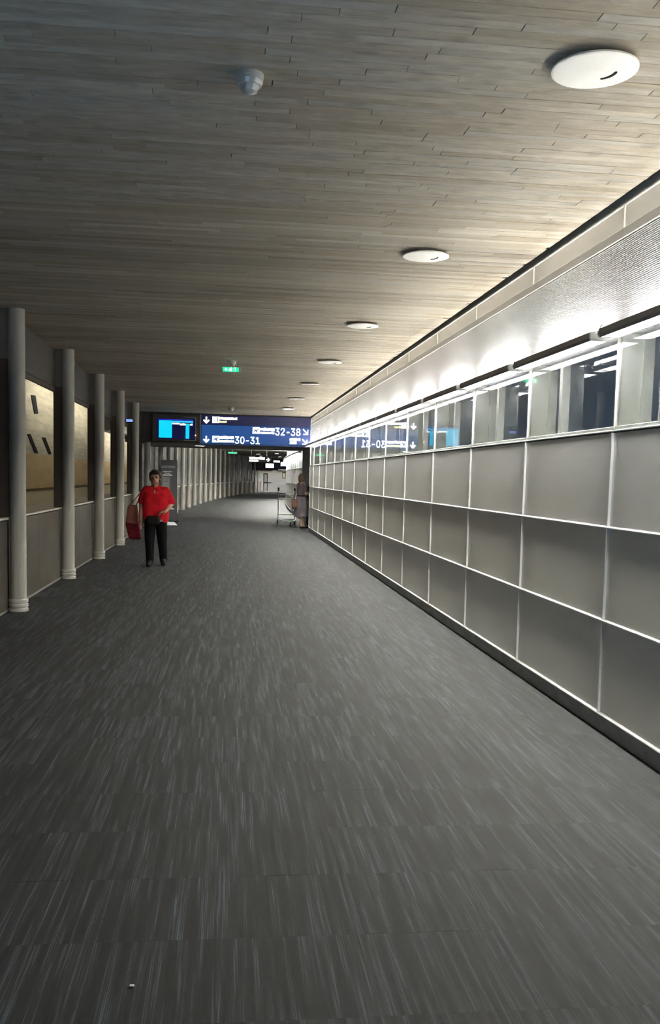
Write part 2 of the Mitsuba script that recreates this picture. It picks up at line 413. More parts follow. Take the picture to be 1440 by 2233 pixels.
# ------------------------------------------------------------------ left wall: dado, rail, openings, spandrels
DX = -2.385                   # dado face
CY0, CS = 10.39, 3.22
ycol = [CY0 + CS * k for k in range(-1, 5)]    # 7.17 (outside), 10.39 ... 23.27
struct('wall_left', bx(DX - 0.16, DX - 0.03, -7.0, YB, 0.0, 1.0), 'm_slab', label='left wall with metal dado, steel rail and openings between the columns')
lb = [(-7.0, ycol[0])] + list(zip(ycol[:-1], ycol[1:])) + [(ycol[-1], YB - .06)]
for i, (a, b) in enumerate(lb):
    if i == 1:                 # ribbed panel next to the first column
        rib = cat([cham(DX - .02, DX, a + .02 + .04 * q, a + .045 + .04 * q, 0.03, 1.0, .004) for q in range(int((b - a - .04) / .04))] + [bx(DX - .03, DX - .018, a + .006, b - .006, .02, 1.0)])
        tag(obj('ribbed_dado_panel', rib, 'm_dado', 'wall_left'), 'vertically ribbed dado panel')
    else:
        n = max(1, round((b - a) / 1.61))
        for q in range(n):
            obj('dado_panel', cham(DX - .03, DX, a + (b - a) * q / n + .004, a + (b - a) * (q + 1) / n - .004, 0.03, 1.0, .004), 'm_dado', 'wall_left')
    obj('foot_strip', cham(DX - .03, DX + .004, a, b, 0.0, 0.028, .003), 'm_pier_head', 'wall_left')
    rail = prism(Polygon([(-0.012, 0), (0.012, 0), (0.016, 0.004), (0.016, 0.018), (0.012, 0.024), (-0.012, 0.024)]), b - a - .004)
    rail.apply_transform(np.array([[1, 0, 0, DX], [0, 0, 1, a + .002], [0, 1, 0, 1.012], [0, 0, 0, 1.0]]))
    obj('rail', rail, 'm_rail', 'wall_left')
    obj('spandrel_panel', cham(DX - .10, DX - .07, a + .004, b - .004, 2.74, HC + .02, .004), 'm_spandrel', 'wall_left')
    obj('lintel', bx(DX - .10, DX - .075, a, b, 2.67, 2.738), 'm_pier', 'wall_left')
    if i:
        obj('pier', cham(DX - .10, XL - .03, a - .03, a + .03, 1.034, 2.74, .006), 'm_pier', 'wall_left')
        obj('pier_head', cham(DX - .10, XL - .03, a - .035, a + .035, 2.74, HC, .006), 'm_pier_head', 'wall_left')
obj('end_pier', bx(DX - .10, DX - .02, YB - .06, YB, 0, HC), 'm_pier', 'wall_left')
obj('upper_wall', bx(DX - .14, DX - .105, -7.0, YB, 2.74, HC + .16), 'm_slab', 'wall_left')
obj('blind_wall', bx(DX - .10, DX - .07, -7.0, ycol[0], 1.0, 2.74), 'm_slab', 'wall_left')

shaft = lathe([(0.0, 0.0), (0.088, 0.0), (0.088, HC), (0.0, HC)], 28)
ringA = lathe([(0.088, 0.0), (0.104, 0.0), (0.106, 0.004), (0.106, 0.030), (0.100, 0.036), (0.088, 0.036)], 28)
P_SHAFT, P_RING = mikit.ply(shaft, 'm_column', smooth=40), mikit.ply(ringA, 'm_column_base', smooth=40)
COL_TXT = ['nearest white round column, at the left edge of the photo', 'second white round column from the left edge, beside the dado', 'third white round column from the left edge, beside the dado',
           'fourth white round column from the left edge, beside the dado', 'fifth white round column from the left edge, behind the person in red']
for i, yc in enumerate(ycol[1:]):
    t = thing('column', COL_TXT[i], 'column', 'round columns along the left wall')
    put('shaft', P_SHAFT, t, T().translate([XL, yc, 0]))
    for q in range(3):
        put('base_ring', P_RING, t, T().translate([XL, yc, 0.0 + 0.05 * q]))

# small blue display by the fourth bay
t = thing('hanging_display', 'small blue lit display between the fourth and fifth columns, high up', 'display')
obj('case', cham(-2.43, -2.27, 22.50, 22.53, 2.745, 2.83, .004), 'm_black', t)
k = obj('screen', bx(-2.425, -2.275, 22.494, 22.499, 2.765, 2.825), 'm_screen_black', t)
scene[k]['emitter'] = emit(0.9, (0.25, 0.4, 1.0))

# ------------------------------------------------------------------ hall seen through the openings
struct('hall_floor', bx(-9.0, -2.56, 4.0, 104.0, -0.12, 0.0), 'm_hall_floor', label='grey floor of the hall beyond the left openings')
struct('wall_hall', bx(-9.1, -8.8, 20.0, 104.0, 0.0, 6.2), 'm_hall_wall', label='cream boarded wall of the hall beyond the left openings')
obj('lower_panel', bx(-8.8, -8.775, 20.0, 104.0, 0.0, 0.63), 'm_hall_low', 'wall_hall')
obj('trim_strip', bx(-8.8, -8.75, 20.0, 104.0, 0.64, 0.74), 'm_hall_trim', 'wall_hall')
for q in ([(42.69, 4.91), (43.62, 4.97), (44.23, 4.19), (43.44, 4.13)], [(41.9, 3.14), (42.5, 3.17), (44.18, 2.37), (43.46, 2.37)], [(45.1, 3.13), (45.9, 3.16), (47.43, 2.39), (46.78, 2.37)]):
    m = prism(Polygon(q), 0.03)
    m.apply_transform(np.array([[0, 0, 1, -8.8], [1, 0, 0, 0], [0, 1, 0, 0], [0, 0, 0, 1.0]]))
    tag(obj('slot', m, 'm_black', 'wall_hall'), 'slanted black slot')
struct('hall_ceiling', bx(-9.0, -2.6, 4.0, 104.0, 6.0, 6.2), 'm_slab', label='ceiling of the hall beyond the left openings')
struct('hall_bulkhead', bx(-9.0, -7.6, 63.0, 104.0, 4.45, 6.0), 'm_bulkhead', label='dark bulkhead over the far part of the hall')
struct('hall_end', bx(-9.0, -2.6, 103.8, 104.0, 0.0, 6.0), 'm_hall_wall', label='end wall of the hall')
struct('hall_near_end', bx(-9.1, -2.6, 3.8, 4.0, 0.0, 6.2), 'm_slab', label='near end wall of the hall')
struct('hall_side', bx(-9.1, -9.0, 4.0, 20.0, 0.0, 6.2), 'm_slab', label='near side wall of the hall')
HALL_L = 10.0
for i, yc in enumerate([36.0, 46.0, 56.0, 70.0, 84.0]):
    t = thing('hall_lamp', f'long wall washing lamp of the hall beyond the left wall, {ORD[i]} from the camera', 'lamp', 'wall washers of the hall')
    z = 5.85 if yc < 63 else 4.40
    obj('case', bx(-6.32, -6.20, yc - 4.2, yc + 4.2, z - .5, z + .1), 'm_lamp_body', t)
    obj('stem', tube((-6.26, yc, z + .09), (-6.26, yc, z + .2), .02, 8), 'm_lamp_body', t)
    v = [[-6.33, yc - 4.1, z - .48], [-6.33, yc + 4.1, z - .48], [-6.33, yc + 4.1, z + .08], [-6.33, yc - 4.1, z + .08]]
    k = obj('diffuser', trimesh.Trimesh(v, [[0, 2, 1], [0, 3, 2]], process=False), 'm_lens', t)
    scene[k]['emitter'] = emit(HALL_L, (1.0, 0.93, 0.75), 0.3)
obj('lower_fill_wall', bx(-2.62, -2.56, YB, 33, 0, 6), 'm_slab', 'wall_hall')

# ------------------------------------------------------------------ ceiling discs, detectors, exit sign
plate = lathe([(0.0, 0.0), (0.06, 0.0), (0.10, 0.003), (0.165, 0.0), (0.176, 0.003), (0.176, 0.010), (0.165, 0.014), (0.0, 0.014)], 40)
th = np.radians(np.linspace(-8, 62, 12))
slot = Polygon([(0.02 + .074 * math.cos(q), .074 * math.sin(q)) for q in th] + [(0.017 + .068 * math.cos(q), .068 * math.sin(q)) for q in th[::-1]])
slotm = prism(slot, 0.004)
P_PLATE, P_SLOT = mikit.ply(plate, 'm_plate_white', smooth=30), mikit.ply(slotm, 'm_black')
neck = lathe([(0.0, 0.0), (0.10, 0.0), (0.10, 0.02), (0.0, 0.02)], 24)
P_NECK = mikit.ply(neck, 'm_lamp_body')
DY = [3.81, 7.06, 10.36, 13.69, 17.0, 20.25, 23.3]
DN = ['large white round ceiling disc nearest the camera, top right', 'white round ceiling disc, second from the camera', 'white round ceiling disc, third from the camera', 'white round ceiling disc, fourth from the camera',
      'dim ceiling disc, fifth from the camera, with a dark slot', 'white round ceiling disc, sixth from the camera', 'lit round downlight, the last before the overhead sign']
for i, yc in enumerate(DY):
    t = thing('ceiling_disc', DN[i], 'downlight', 'round discs in a row along the ceiling')
    z = HC - 0.034
    if i == 4:
        w = T().translate([1.48, yc, z]) @ T().rotate([1, 0, 0], 3.0)
    else:
        w = T().translate([1.48, yc, z])
    put('plate', P_PLATE, t, w)
    put('neck', P_NECK, t, T().translate([1.48, yc, z + .0145]))
    put('slot', P_SLOT, t, w @ T().translate([0, 0, -0.002]))
    if i == 6:
        d = trimesh.creation.cylinder(0.10, 0.004, sections=24)
        d.apply_translation((1.48, yc, z - .004))
        k = obj('bulb', d, 'm_lens', t)
        scene[k]['emitter'] = emit(8.0, (1, 0.96, 0.86), 0.2)


def detector(x, y, label, s=1.0):
    t = thing('smoke_detector', label, 'smoke detector')
    o = (x, y, HC)
    obj('base', lathe([(0, 0), (0.062 * s, 0), (0.062 * s, -.018 * s), (0, -.018 * s)], 28, o), 'm_plastic_white', t, 40)
    obj('housing', lathe([(0, -.018 * s), (0.056 * s, -.018 * s), (0.060 * s, -.030 * s), (0.052 * s, -.048 * s), (0, -.048 * s)], 28, o), 'm_plastic_white', t, 40)
    obj('sensor_head', lathe([(0, -.049 * s), (0.042 * s, -.049 * s), (0.034 * s, -.072 * s), (0.012 * s, -.080 * s), (0, -.080 * s)], 28, o), 'm_plastic_white', t, 40)


detector(0.07, 4.16, 'white domed smoke detector nearest the camera, on the board ceiling at the top')
detector(0.05, 14.19, 'small smoke detector on the ceiling just above the green exit sign', 0.95)
detector(0.07, 23.88, 'tiny smoke detector on the ceiling in front of the overhead sign', 1.1)

t = thing('exit_sign', 'small green lit exit sign hanging under the ceiling', 'exit sign')
EX, EY, EZ0, EZ1 = 0.024, 14.10, 3.098, 3.176
obj('case', cham(EX - .155, EX + .155, EY, EY + .05, EZ0, EZ1, .005), 'm_exit_case', t)
for s in (-.08, .08):
    obj('hanger', tube((EX + s, EY + .025, EZ1 - .002), (EX + s, EY + .025, HC + .004), .004, 8), 'm_silver', t)
k = obj('panel', bx(EX - .118, EX + .118, EY - .004, EY - .001, EZ0 + .006, EZ1 - .006), 'm_black', t)
scene[k]['emitter'] = emit(1.3, (0.01, 0.75, 0.30))
run = unary_union([Point(0.006, .026).buffer(.007), LineString([(0.0, .016), (-.006, -.004)]).buffer(.006), LineString([(-.006, -.004), (.012, -.012), (.010, -.026)]).buffer(.004),
                   LineString([(-.006, -.004), (-.014, -.016), (-.028, -.020)]).buffer(.004), LineString([(0, .014), (.014, .006), (.022, .012)]).buffer(.003), LineString([(0, .014), (-.014, .012), (-.020, .0)]).buffer(.003)])
door_pic = sbox(.045, -.028, .072, .030).difference(sbox(.051, -.028, .066, .024))
arrow_pic = unary_union([LineString([(-.045, 0), (-.085, 0)]).buffer(.004), LineString([(-.068, .018), (-.088, 0), (-.068, -.018)]).buffer(.004)])
for nm, pic in (('running_figure', run), ('doorway_mark', door_pic), ('arrow', arrow_pic)):
    k = obj(nm, facing(cat([prism(g, .002) for g in getattr(pic, 'geoms', [pic])]), EX, EY - .0045, (EZ0 + EZ1) / 2), 'm_lens', t)
    scene[k]['emitter'] = emit(2.2, (0.85, 1.0, 0.92))

# ------------------------------------------------------------------ overhead sign, monitor, bulkhead
struct('bulkhead', bx(-2.60, 3.2, YB, YB + .25, 2.43, HC + .16), 'm_bulkhead', label='dark bulkhead across the corridor carrying the overhead sign')
struct('ceiling_low', bx(-2.9, 3.6, YB + .25, 31.0, 2.43, 2.60), 'm_soffit', label='low dark ceiling stretch behind the overhead sign')
struct('bulkhead_rear', bx(-2.9, 3.6, 31.0, 31.2, 2.43, HC + .3), 'm_soffit', label='rear face of the low ceiling stretch')
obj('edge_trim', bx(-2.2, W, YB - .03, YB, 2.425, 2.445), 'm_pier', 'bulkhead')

t = thing('overhead_sign', 'wide navy and blue direction sign with white numbers hung across the corridor', 'sign')
SY = YB - .012
obj('case', cham(-0.762, W - .005, SY, YB + .01, 2.40, 3.245, .006), 'm_black', t)
obj('edge_frame', bx(-0.80, -0.765, SY - .01, YB, 2.40, 3.245), 'm_silver', t)
obj('navy_panel', bx(-0.755, W - .012, SY - .008, SY - .001, 2.965, 3.235), 'm_sign_navy', t)
scene['overhead_sign__navy_panel']['emitter'] = emit(1.0, (0.004, 0.005, 0.022))
obj('blue_panel', bx(-0.755, W - .012, SY - .008, SY - .001, 2.41, 2.958), 'm_sign_navy', t)
scene['overhead_sign__blue_panel']['emitter'] = emit(1.0, (0.006, 0.055, 0.20))
FY = SY - .009


def lit(name, m2d, x, z, r, tint=(1, 1, 1), parent=t):
    k = obj(name, facing(m2d, x, FY, z), 'm_screen_black', parent)
    scene[k]['emitter'] = emit(r, tint)
    return k


def text(s, h, bold=True, wide=None):
    m = meshkit.text_mesh(s, h, 0.004, bold)
    b = m.bounds
    m.apply_translation((-b[0][0], 0, 0))
    if wide:
        m.apply_scale([wide / (b[1][0] - b[0][0]), 1, 1])
    return m


def words(w, h, seed, n=None):
    """Lettering too small to read in the photograph: a row of letter-sized strokes without any word in it."""
    r = random.Random(seed)
    n = n or max(3, int(w / h * 1.5))
    p = w / n
    g = unary_union([sbox(q * p - p * .01, h * r.choice([0, 0, .08]), q * p + p * 1.01, h * r.choice([1.0, .84, .84, .92])) for q in range(n)])
    return prism(g.buffer(h * .06, join_style=1, quad_segs=2), .004)


def poly(g, d=.004):
    return cat([prism(q, d) for q in getattr(g, 'geoms', [g])])


down = unary_union([LineString([(0, .09), (0, -.075)]).buffer(.022, cap_style=2), LineString([(-.078, .0), (0, -.08), (.078, .0)]).buffer(.022, cap_style=2, join_style=2)])
seArrow = unary_union([LineString([(-.07, .075), (.045, -.045)]).buffer(.020, cap_style=2), LineString([(-.06, -.07), (.07, -.07)]).buffer(.018, cap_style=2), LineString([(.07, .06), (.07, -.088)]).buffer(.018, cap_style=2)])
sq = sbox(-.092, -.085, .092, .085).buffer(.008)
lift = sq.difference(unary_union([sbox(-.055, -.055, -.042, .075), sbox(.042, -.055, .055, .075)]))
plane = sq.difference(unary_union([LineString([(-.06, -.03), (.06, .035)]).buffer(.011), Polygon([(-.02, .0), (.02, .02), (.045, -.06), (.025, -.06)]), Polygon([(-.02, .0), (.01, .01), (-.045, .055), (-.055, .045)])]))
WH = (1.0, 1.0, 1.0)
lit('down_arrow', poly(down), -.620, 3.095, 2.0, WH)
lit('lift_symbol', poly(lift), -.358, 3.105, 2.0, WH)
lit('lettering', words(.49, .062, 1), -.245, 3.118, 2.6, WH)
lit('lettering', words(.19, .050, 2), -.245, 3.028, 2.0, (1.0, 0.95, 0.25))
lit('down_arrow', poly(down), -.617, 2.555, 2.0, WH)
lit('plane_symbol', poly(plane), -.352, 2.566, 2.2, (0.9, 0.98, 1.0))
lit('lettering', words(.40, .075, 3), -.240, 2.580, 2.8, WH)
lit('lettering', words(.40, .062, 4), -.240, 2.484, 2.2, (1.0, 0.97, 0.45))
lit('gate_number', text('30-31', .195, True, .70), .19, 2.455, 3.2, WH)
lit('plane_symbol', poly(plane), .782, 2.838, 2.6, WH)
lit('lettering', words(.40, .080, 5), .905, 2.838, 3.0, WH)
lit('lettering', words(.40, .060, 6), .905, 2.748, 2.4, (1.0, 0.98, 0.7))
lit('gate_number', text('32-38', .205, True, .72), 1.330, 2.722, 3.2, WH)
lit('slant_arrow', poly(seArrow), 2.19, 2.840, 1.6, WH)
lit('lettering', words(.30, .07, 7), 1.745, 2.582, 2.0, (0.8, 0.97, 1.0))
lit('lounge_symbol', poly(sbox(0, 0, .20, .085)), 1.745, 2.482, 1.7, (0.75, 0.96, 1.0))
lit('slant_arrow', poly(seArrow), 2.17, 2.560, 1.6, WH)

t = thing('monitor', 'blue flight information screen in a dark case left of the overhead sign', 'monitor')
obj('case', cham(-2.12, -0.815, YB - .10, YB - .001, 2.47, 3.215, .01), 'm_bulkhead', t)
obj('screen', bx(-2.0, -0.935, YB - .106, YB - .101, 2.53, 3.09), 'm_screen_black', t)
scene['monitor__screen']['emitter'] = emit(1.0, (0.001, 0.002, 0.03))
FY = YB - .107
CYAN = (0.0, 0.62, 1.0)
lit('left_block', poly(sbox(0, 0, .362, .484)), -1.934, 2.560, 0.95, CYAN, t)
lit('title_bar', poly(sbox(0, 0, .58, .050)), -1.570, 2.990, 0.85, (0.04, 0.60, 1.0), t)
lit('right_block', poly(sbox(0, 0, .105, .42)), -1.194, 2.548, 0.9, CYAN, t)
lit('white_row', poly(sbox(0, 0, .205, .04)), -1.575, 2.940, 1.6, WH, t)
lit('flight_text', words(.16, .05, 8), -1.355, 2.92, 1.3, WH, t)
lit('flight_text', words(.07, .05, 9), -1.075, 2.92, 1.3, WH, t)
k = lit('header_line', poly(sbox(0, 0, .98, .022)), -1.96, 3.055, 0.5, (0.03, 0.06, 1.0), t)
for q in ((-.925, -.905, 2.50, 3.15), (-1.25, -.926, 3.14, 3.155), (-1.25, -.926, 2.495, 2.508)):
    obj('silver_edge', bx(q[0], q[1], YB - .125, YB - .10, q[2], q[3]), 'm_silver', t)
k = obj('status_light', trimesh.creation.icosphere(2, .018).apply_translation((-.915, YB - .14, 2.645)), 'm_lens', t)
scene[k]['emitter'] = emit(4.0, (1.0, 0.62, 0.15))

# downlight in the low ceiling
t = thing('downlight', 'bright white round downlight under the low ceiling below the monitor', 'downlight')
obj('ring', lathe([(0.13, 0.0), (0.165, 0.0), (0.17, -.01), (0.13, -.012)], 28, (-.86, 28.5, 2.432)), 'm_plate_white', t, 40)
d = trimesh.creation.cylinder(0.13, 0.006, sections=28)
d.apply_translation((-.86, 28.5, 2.424))
k = obj('bulb', d, 'm_lens', t)
scene[k]['emitter'] = emit(250.0, (0.96, 0.97, 1.0), 3.0)

# ------------------------------------------------------------------ beyond: left curved wall with columns
yc_far = [31.2 + 3.13 * k for k in range(0, 20)]
farm = cat([shaft] + [ringA.copy().apply_translation((0, 0, .05 * q)) for q in range(3)])
P_FARCOL = mikit.ply(farm, 'm_column', smooth=40)
P_COLS = [(XL, 26.75)] + [(XL + curve(y), y) for y in yc_far]
for i, (x, y) in enumerate(P_COLS):
    if i == 0:
        t = thing('column', 'white round column just behind the bulkhead, mostly hidden by the person in red', 'column', 'round columns past the overhead sign')
    else:
        t = thing('column', f'white round column on the bending far left wall, {ORD[i - 1]} from the dark totem', 'column', 'round columns past the overhead sign')
    if i < 8:
        put('shaft', P_SHAFT, t, T().translate([x, y, 0]))
        for q in range(3):
            put('base_ring', P_RING, t, T().translate([x, y, 0.05 * q]))
    else:
        scene[t] = {**P_FARCOL, 'to_world': T().translate([x, y, 0])}


def curve_right(y):
    return 2.65 - W + max(0.0, y - 31.0) ** 2 / 700.0


def strip(x0, x1, ya, yb, z0, z1, step=1.6, cf=curve):
    """A box following the bend."""
    n = max(1, int(round((yb - ya) / step)))
    yy = np.linspace(ya, yb, n + 1)
    v, f = [], []
    for y in yy:
        c = cf(y)
        v += [[x0 + c, y, z0], [x1 + c, y, z0], [x1 + c, y, z1], [x0 + c, y, z1]]
    for i in range(n):
        a = 4 * i
        for q in range(4):
            b = (q + 1) % 4
            f += [[a + q, a + 4 + q, a + 4 + b], [a + q, a + 4 + b, a + b]]
    e = 4 * n
    f += [[0, 1, 2], [0, 2, 3], [e, e + 2, e + 1], [e, e + 3, e + 2]]
    m = trimesh.Trimesh(v, f, process=False)
    trimesh.repair.fix_normals(m)
    return m


struct('wall_left_far', strip(DX - .30, DX - .20, YB, 100, 0, HC + .3), 'm_spandrel', label='bending left wall past the overhead sign')
allc = [26.75] + yc_far + [yc_far[-1] + 3.1]
for a, b in zip(allc[:-1], allc[1:]):
    obj('dado_panel', strip(DX - .20, DX, a + .004, b - .004, 0.0, 1.0, 1.6), 'm_dado', 'wall_left_far')
    obj('rail', strip(DX - .20, DX + .02, a + .004, b - .004, 1.004, 1.03, 1.6), 'm_rail', 'wall_left_far')
    obj('window_panel', strip(DX - .199, DX - .10, a + .1, b - .1, 1.10, 2.66, 1.6), 'm_frame_dark', 'wall_left_far')
struct('ceiling_beyond', strip(-3.0, 4.6, 31.2, 100, HC, HC + .15), 'm_plank_grey', label='ceiling of the bending corridor past the overhead sign')

# right side: pier, opening, second panelled wall
struct('wall_pier', bx(2.655, 3.4, 32.9, 33.04, 0.0, HC + .3), 'm_grey_wall', label='plain grey pier face at the far side of the opening')
struct('wall_opening', bx(3.35, 3.5, YB, 33.2, 0, HC), 'm_grey_wall', label='back wall of the opening on the right')
struct('wall_end_cap', bx(W + .005, 3.4, YB - .05, YB, 0.0, 2.45), 'm_grey_wall', label='end face of the right panelled wall')
obj('edge_strip', bx(W - .01, W + .012, YB - .045, YB - .02, 0.0, 3.2), 'm_rail', 'wall_end_cap')
FS, FE = 33.05, 66.0
R_ = curve_right
struct('wall_right_far', strip(W + .015, W + .2, FS, FE, 0.0, 1.87, 1.6, R_), 'm_slab', label='second panelled wall past the opening on the right')
fb = np.arange(FS, FE, S)
pan, ral, jnt = [], [], []
for a in fb:
    b = a + S
    for (z0, z1) in ROWS:
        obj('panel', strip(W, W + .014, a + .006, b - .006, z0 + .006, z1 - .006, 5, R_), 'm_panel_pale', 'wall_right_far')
    ral += [strip(W - .017, W + .01, a, b, z0 - .005, z0 + .009, 5, R_) for z0, _ in ROWS] + [strip(W - .012, W + .12, a, b, 1.872, 1.884, 5, R_)]
    jnt += [bx(W - .009 + R_(b), W + .012 + R_(b), b - .006, b + .006, .12, 2.47)]
tag(obj('rails', cat(ral), 'm_rail', 'wall_right_far'), kind='stuff')
tag(obj('joint_strips', cat(jnt), 'm_rail', 'wall_right_far'), kind='stuff')
obj('window_band', strip(W + .01, W + .2, FS, FE, 1.885, 2.47, 1.6, R_), 'm_frame_green', 'wall_right_far')
obj('reflector', strip(W + .014, W + .2, FS, FE, 2.47, 3.09, 1.6, R_), 'm_slat', 'wall_right_far')
obj('fascia', strip(W, W + .2, FS, FE, 3.09, HC + .1, 1.6, R_), 'm_fascia', 'wall_right_far')
for i, a in enumerate(fb[:18]):
    yc = a + S / 2
    wall_lamp(W - .094 + R_(yc), yc, 2.428, f'small bright lamp on the far right wall, {ORD[i]} past the woman in grey', True, 3.4)

# end of the corridor
struct('wall_end', bx(-1.0, 14.0, 93.2, 93.4, 0, HC + .3), 'm_end_wall', label='pale end wall of the corridor, lit from above')
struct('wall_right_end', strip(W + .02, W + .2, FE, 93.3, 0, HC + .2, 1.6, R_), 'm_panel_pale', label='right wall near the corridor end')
struct('bulkhead_end', bx(-1.0, 14.0, 88.0, 88.3, 2.10, HC + .2), 'm_bulkhead', label='dark bulkhead before the end wall')
struct('ceiling_end', bx(-1.0, 14.0, 88.3, 93.3, 2.12, 2.3), 'm_soffit', label='low ceiling before the end wall')
t = thing('end_downlight', 'round downlight under the far bulkhead in front of the pale end wall', 'downlight')
d = trimesh.creation.cylinder(0.22, 0.02, sections=24)
d.apply_translation((4.57, 90.4, 2.10))
k = obj('bulb', d, 'm_lens', t)
scene[k]['emitter'] = emit(1600.0, (1, 0.96, 0.86), 3.0)
obj('ring', lathe([(0.22, 0.0), (0.27, 0.0), (0.27, -.02), (0.22, -.03)], 24, (4.57, 90.4, 2.12)), 'm_plate_white', t)
t = thing('end_door', 'dark framed glass door with a push bar at the corridor end', 'door')
for q in ((3.60, 3.66, 0, 1.85), (3.95, 4.02, 0, 1.85), (3.66, 3.95, 1.74, 1.85), (3.66, 3.95, .86, .98)):
    obj('frame_bar', bx(q[0], q[1], 93.1, 93.19, q[2], q[3]), 'm_black', t)
obj('pane', bx(3.66, 3.95, 93.14, 93.18, 0.0, 1.75), 'm_totem_photo', t)
obj('push_bar', bx(3.66, 4.36, 92.98, 93.04, .90, .97), 'm_black', t)
tag(obj('door_mat', cham(3.62, 4.12, 92.2, 92.9, .001, .02, .004), 'm_plate_white'), 'small white mat lying before the dark door at the corridor end', 'mat')
t = thing('notice_board', 'brown framed board high on the pale end wall, right side', 'board')
obj('frame', bx(5.50, 5.82, 93.12, 93.19, 1.36, 1.99), 'm_brown', t)
obj('sheet', bx(5.57, 5.75, 93.10, 93.125, 1.44, 1.91), 'm_hall_low', t)

t = thing('far_screen', 'bright white screen on the far bulkhead', 'screen')
obj('case', bx(3.50, 4.42, 87.90, 87.99, 2.28, 2.82), 'm_black', t)
k = obj('panel', bx(3.56, 4.36, 87.88, 87.899, 2.34, 2.77), 'm_lens', t)
scene[k]['emitter'] = emit(1.4, (0.85, 0.95, 1.0))
t = thing('far_blue_sign', 'dark blue sign with white lettering on the far bulkhead beside the white screen', 'sign')
obj('case', bx(4.44, 5.7, 87.90, 87.99, 2.25, 2.98), 'm_sign_navy', t)
k = obj('lettering', bx(5.0, 5.6, 87.88, 87.899, 2.55, 2.95), 'm_lens', t)
scene[k]['emitter'] = emit(2.0, WH)
k = obj('light_strip', bx(4.78, 5.6, 87.86, 87.899, 2.17, 2.21), 'm_lens', t)
scene[k]['emitter'] = emit(1.2, (1, .98, .9))

t = thing('hanging_sign', 'overexposed white lettering on a dark sign hanging in the far corridor', 'sign')
obj('case', cham(1.25, 2.80, 60.0, 60.08, 2.43, 2.80, .01), 'm_black', t)
for x in (1.5, 2.5):
    obj('hanger', tube((x, 60.04, 2.79), (x, 60.04, HC + .01), .015, 8), 'm_silver', t)
FY = 59.995
lit('lettering', words(.98, .14, 10), 1.38, 2.63, 3.0, WH, t)
lit('lettering', words(.58, .10, 11), 1.38, 2.49, 2.6, (1, 1, .9), t)
lit('arrow', poly(unary_union([LineString([(-.1, 0), (.09, 0)]).buffer(.03), LineString([(0, .1), (.1, 0), (0, -.1)]).buffer(.03)])), 2.58, 2.615, 2.6, WH, t)
t = thing('far_lit_panel', 'small white lit ceiling panel in the far corridor beside the hanging sign', 'lamp')
obj('frame', cham(2.92, 3.36, 60.0, 60.08, 2.44, 2.60, .01), 'm_exit_case', t)
k = obj('diffuser', bx(2.95, 3.33, 59.985, 59.999, 2.47, 2.57), 'm_lens', t)
scene[k]['emitter'] = emit(1.6, (1, .98, .92))
for i, (x, y) in enumerate([(2.34, 72.2), (2.78, 78.8), (3.63, 69.2), (4.5, 80.4)]):
    t = thing('far_ceiling_light', ['leftmost small round light in the far ceiling', 'small round far ceiling light just above the hanging sign', 'small far ceiling light right of the middle, close to the low ceiling edge', 'rightmost small far ceiling light by the bright wall lamps'][i], 'downlight', 'small round lights in the far ceiling')
    d = trimesh.creation.cylinder(0.14, 0.02, sections=20)
    d.apply_translation((x, y, HC - .012))
    k = obj('bulb', d, 'm_lens', t)
    scene[k]['emitter'] = emit(90.0, (1, .97, .88), 0.8)
    obj('ring', lathe([(0.14, 0.0), (0.19, 0.0), (0.19, -.015), (0.14, -.02)], 20, (x, y, HC)), 'm_plate_white', t)
t = thing('far_exit_sign', 'tiny green exit sign below the overhead sign in the far corridor', 'exit sign')
obj('case', cham(-.02, .44, 45.0, 45.06, 2.59, 2.69, .01), 'm_exit_case', t)
k = obj('panel', bx(.0, .42, 44.985, 44.999, 2.605, 2.675), 'm_black', t)
scene[k]['emitter'] = emit(0.9, (0.08, 0.85, 0.40))
obj('hanger', tube((.21, 45.03, 2.68), (.21, 45.03, HC + .01), .012, 8), 'm_silver', t)

# ------------------------------------------------------------------ totem and its plate
t = thing('totem', 'tall dark information totem with pale print behind the person in red', 'totem')
TY = 30.2
obj('body', cham(-2.16, -1.62, TY, TY + .12, 0.02, 2.0, .01), 'm_totem', t)
obj('base', cham(-2.2, -1.58, TY - .08, TY + .2, 0.0, 0.03, .006), 'm_black', t)


def print_on(name, m, x, z, mt='m_totem_print'):
    return obj(name, facing(m, x, TY - .0015, z), mt, t)


print_on('title_print', text('NOUVEAU', .075, True, .44), -2.14, 1.74)
print_on('print_line', words(.30, .042, 12), -2.09, 1.605)
print_on('print_line', words(.20, .034, 13), -2.04, 1.555)
print_on('print_line', words(.31, .052, 14), -2.095, 1.487)
print_on('picture', poly(sbox(0, 0, .25, .40)), -2.11, 1.06, 'm_totem_photo')
print_on('picture_mark', poly(sbox(0, 0, .10, .022)), -2.03, 1.29, 'm_black')
print_on('lower_print', words(.13, .06, 15), -1.86, .40)
tag(obj('floor_plate', trimesh.convex.convex_hull(np.array([[x, y, z] for x, y in [(-1.95, 28.1), (-1.50, 28.1), (-1.70, 30.05), (-1.98, 30.05)] for z in (.001, .012)])), 'm_plate_white'),
    'white plate lying flat on the floor at the foot of the totem', 'floor plate')

tag(obj('paper_scrap', cham(-.275, -.261, 2.688, 2.700, .001, .006, .001), 'm_plate_white'), 'tiny white scrap of paper lying on the carpet near the camera', 'paper scrap')

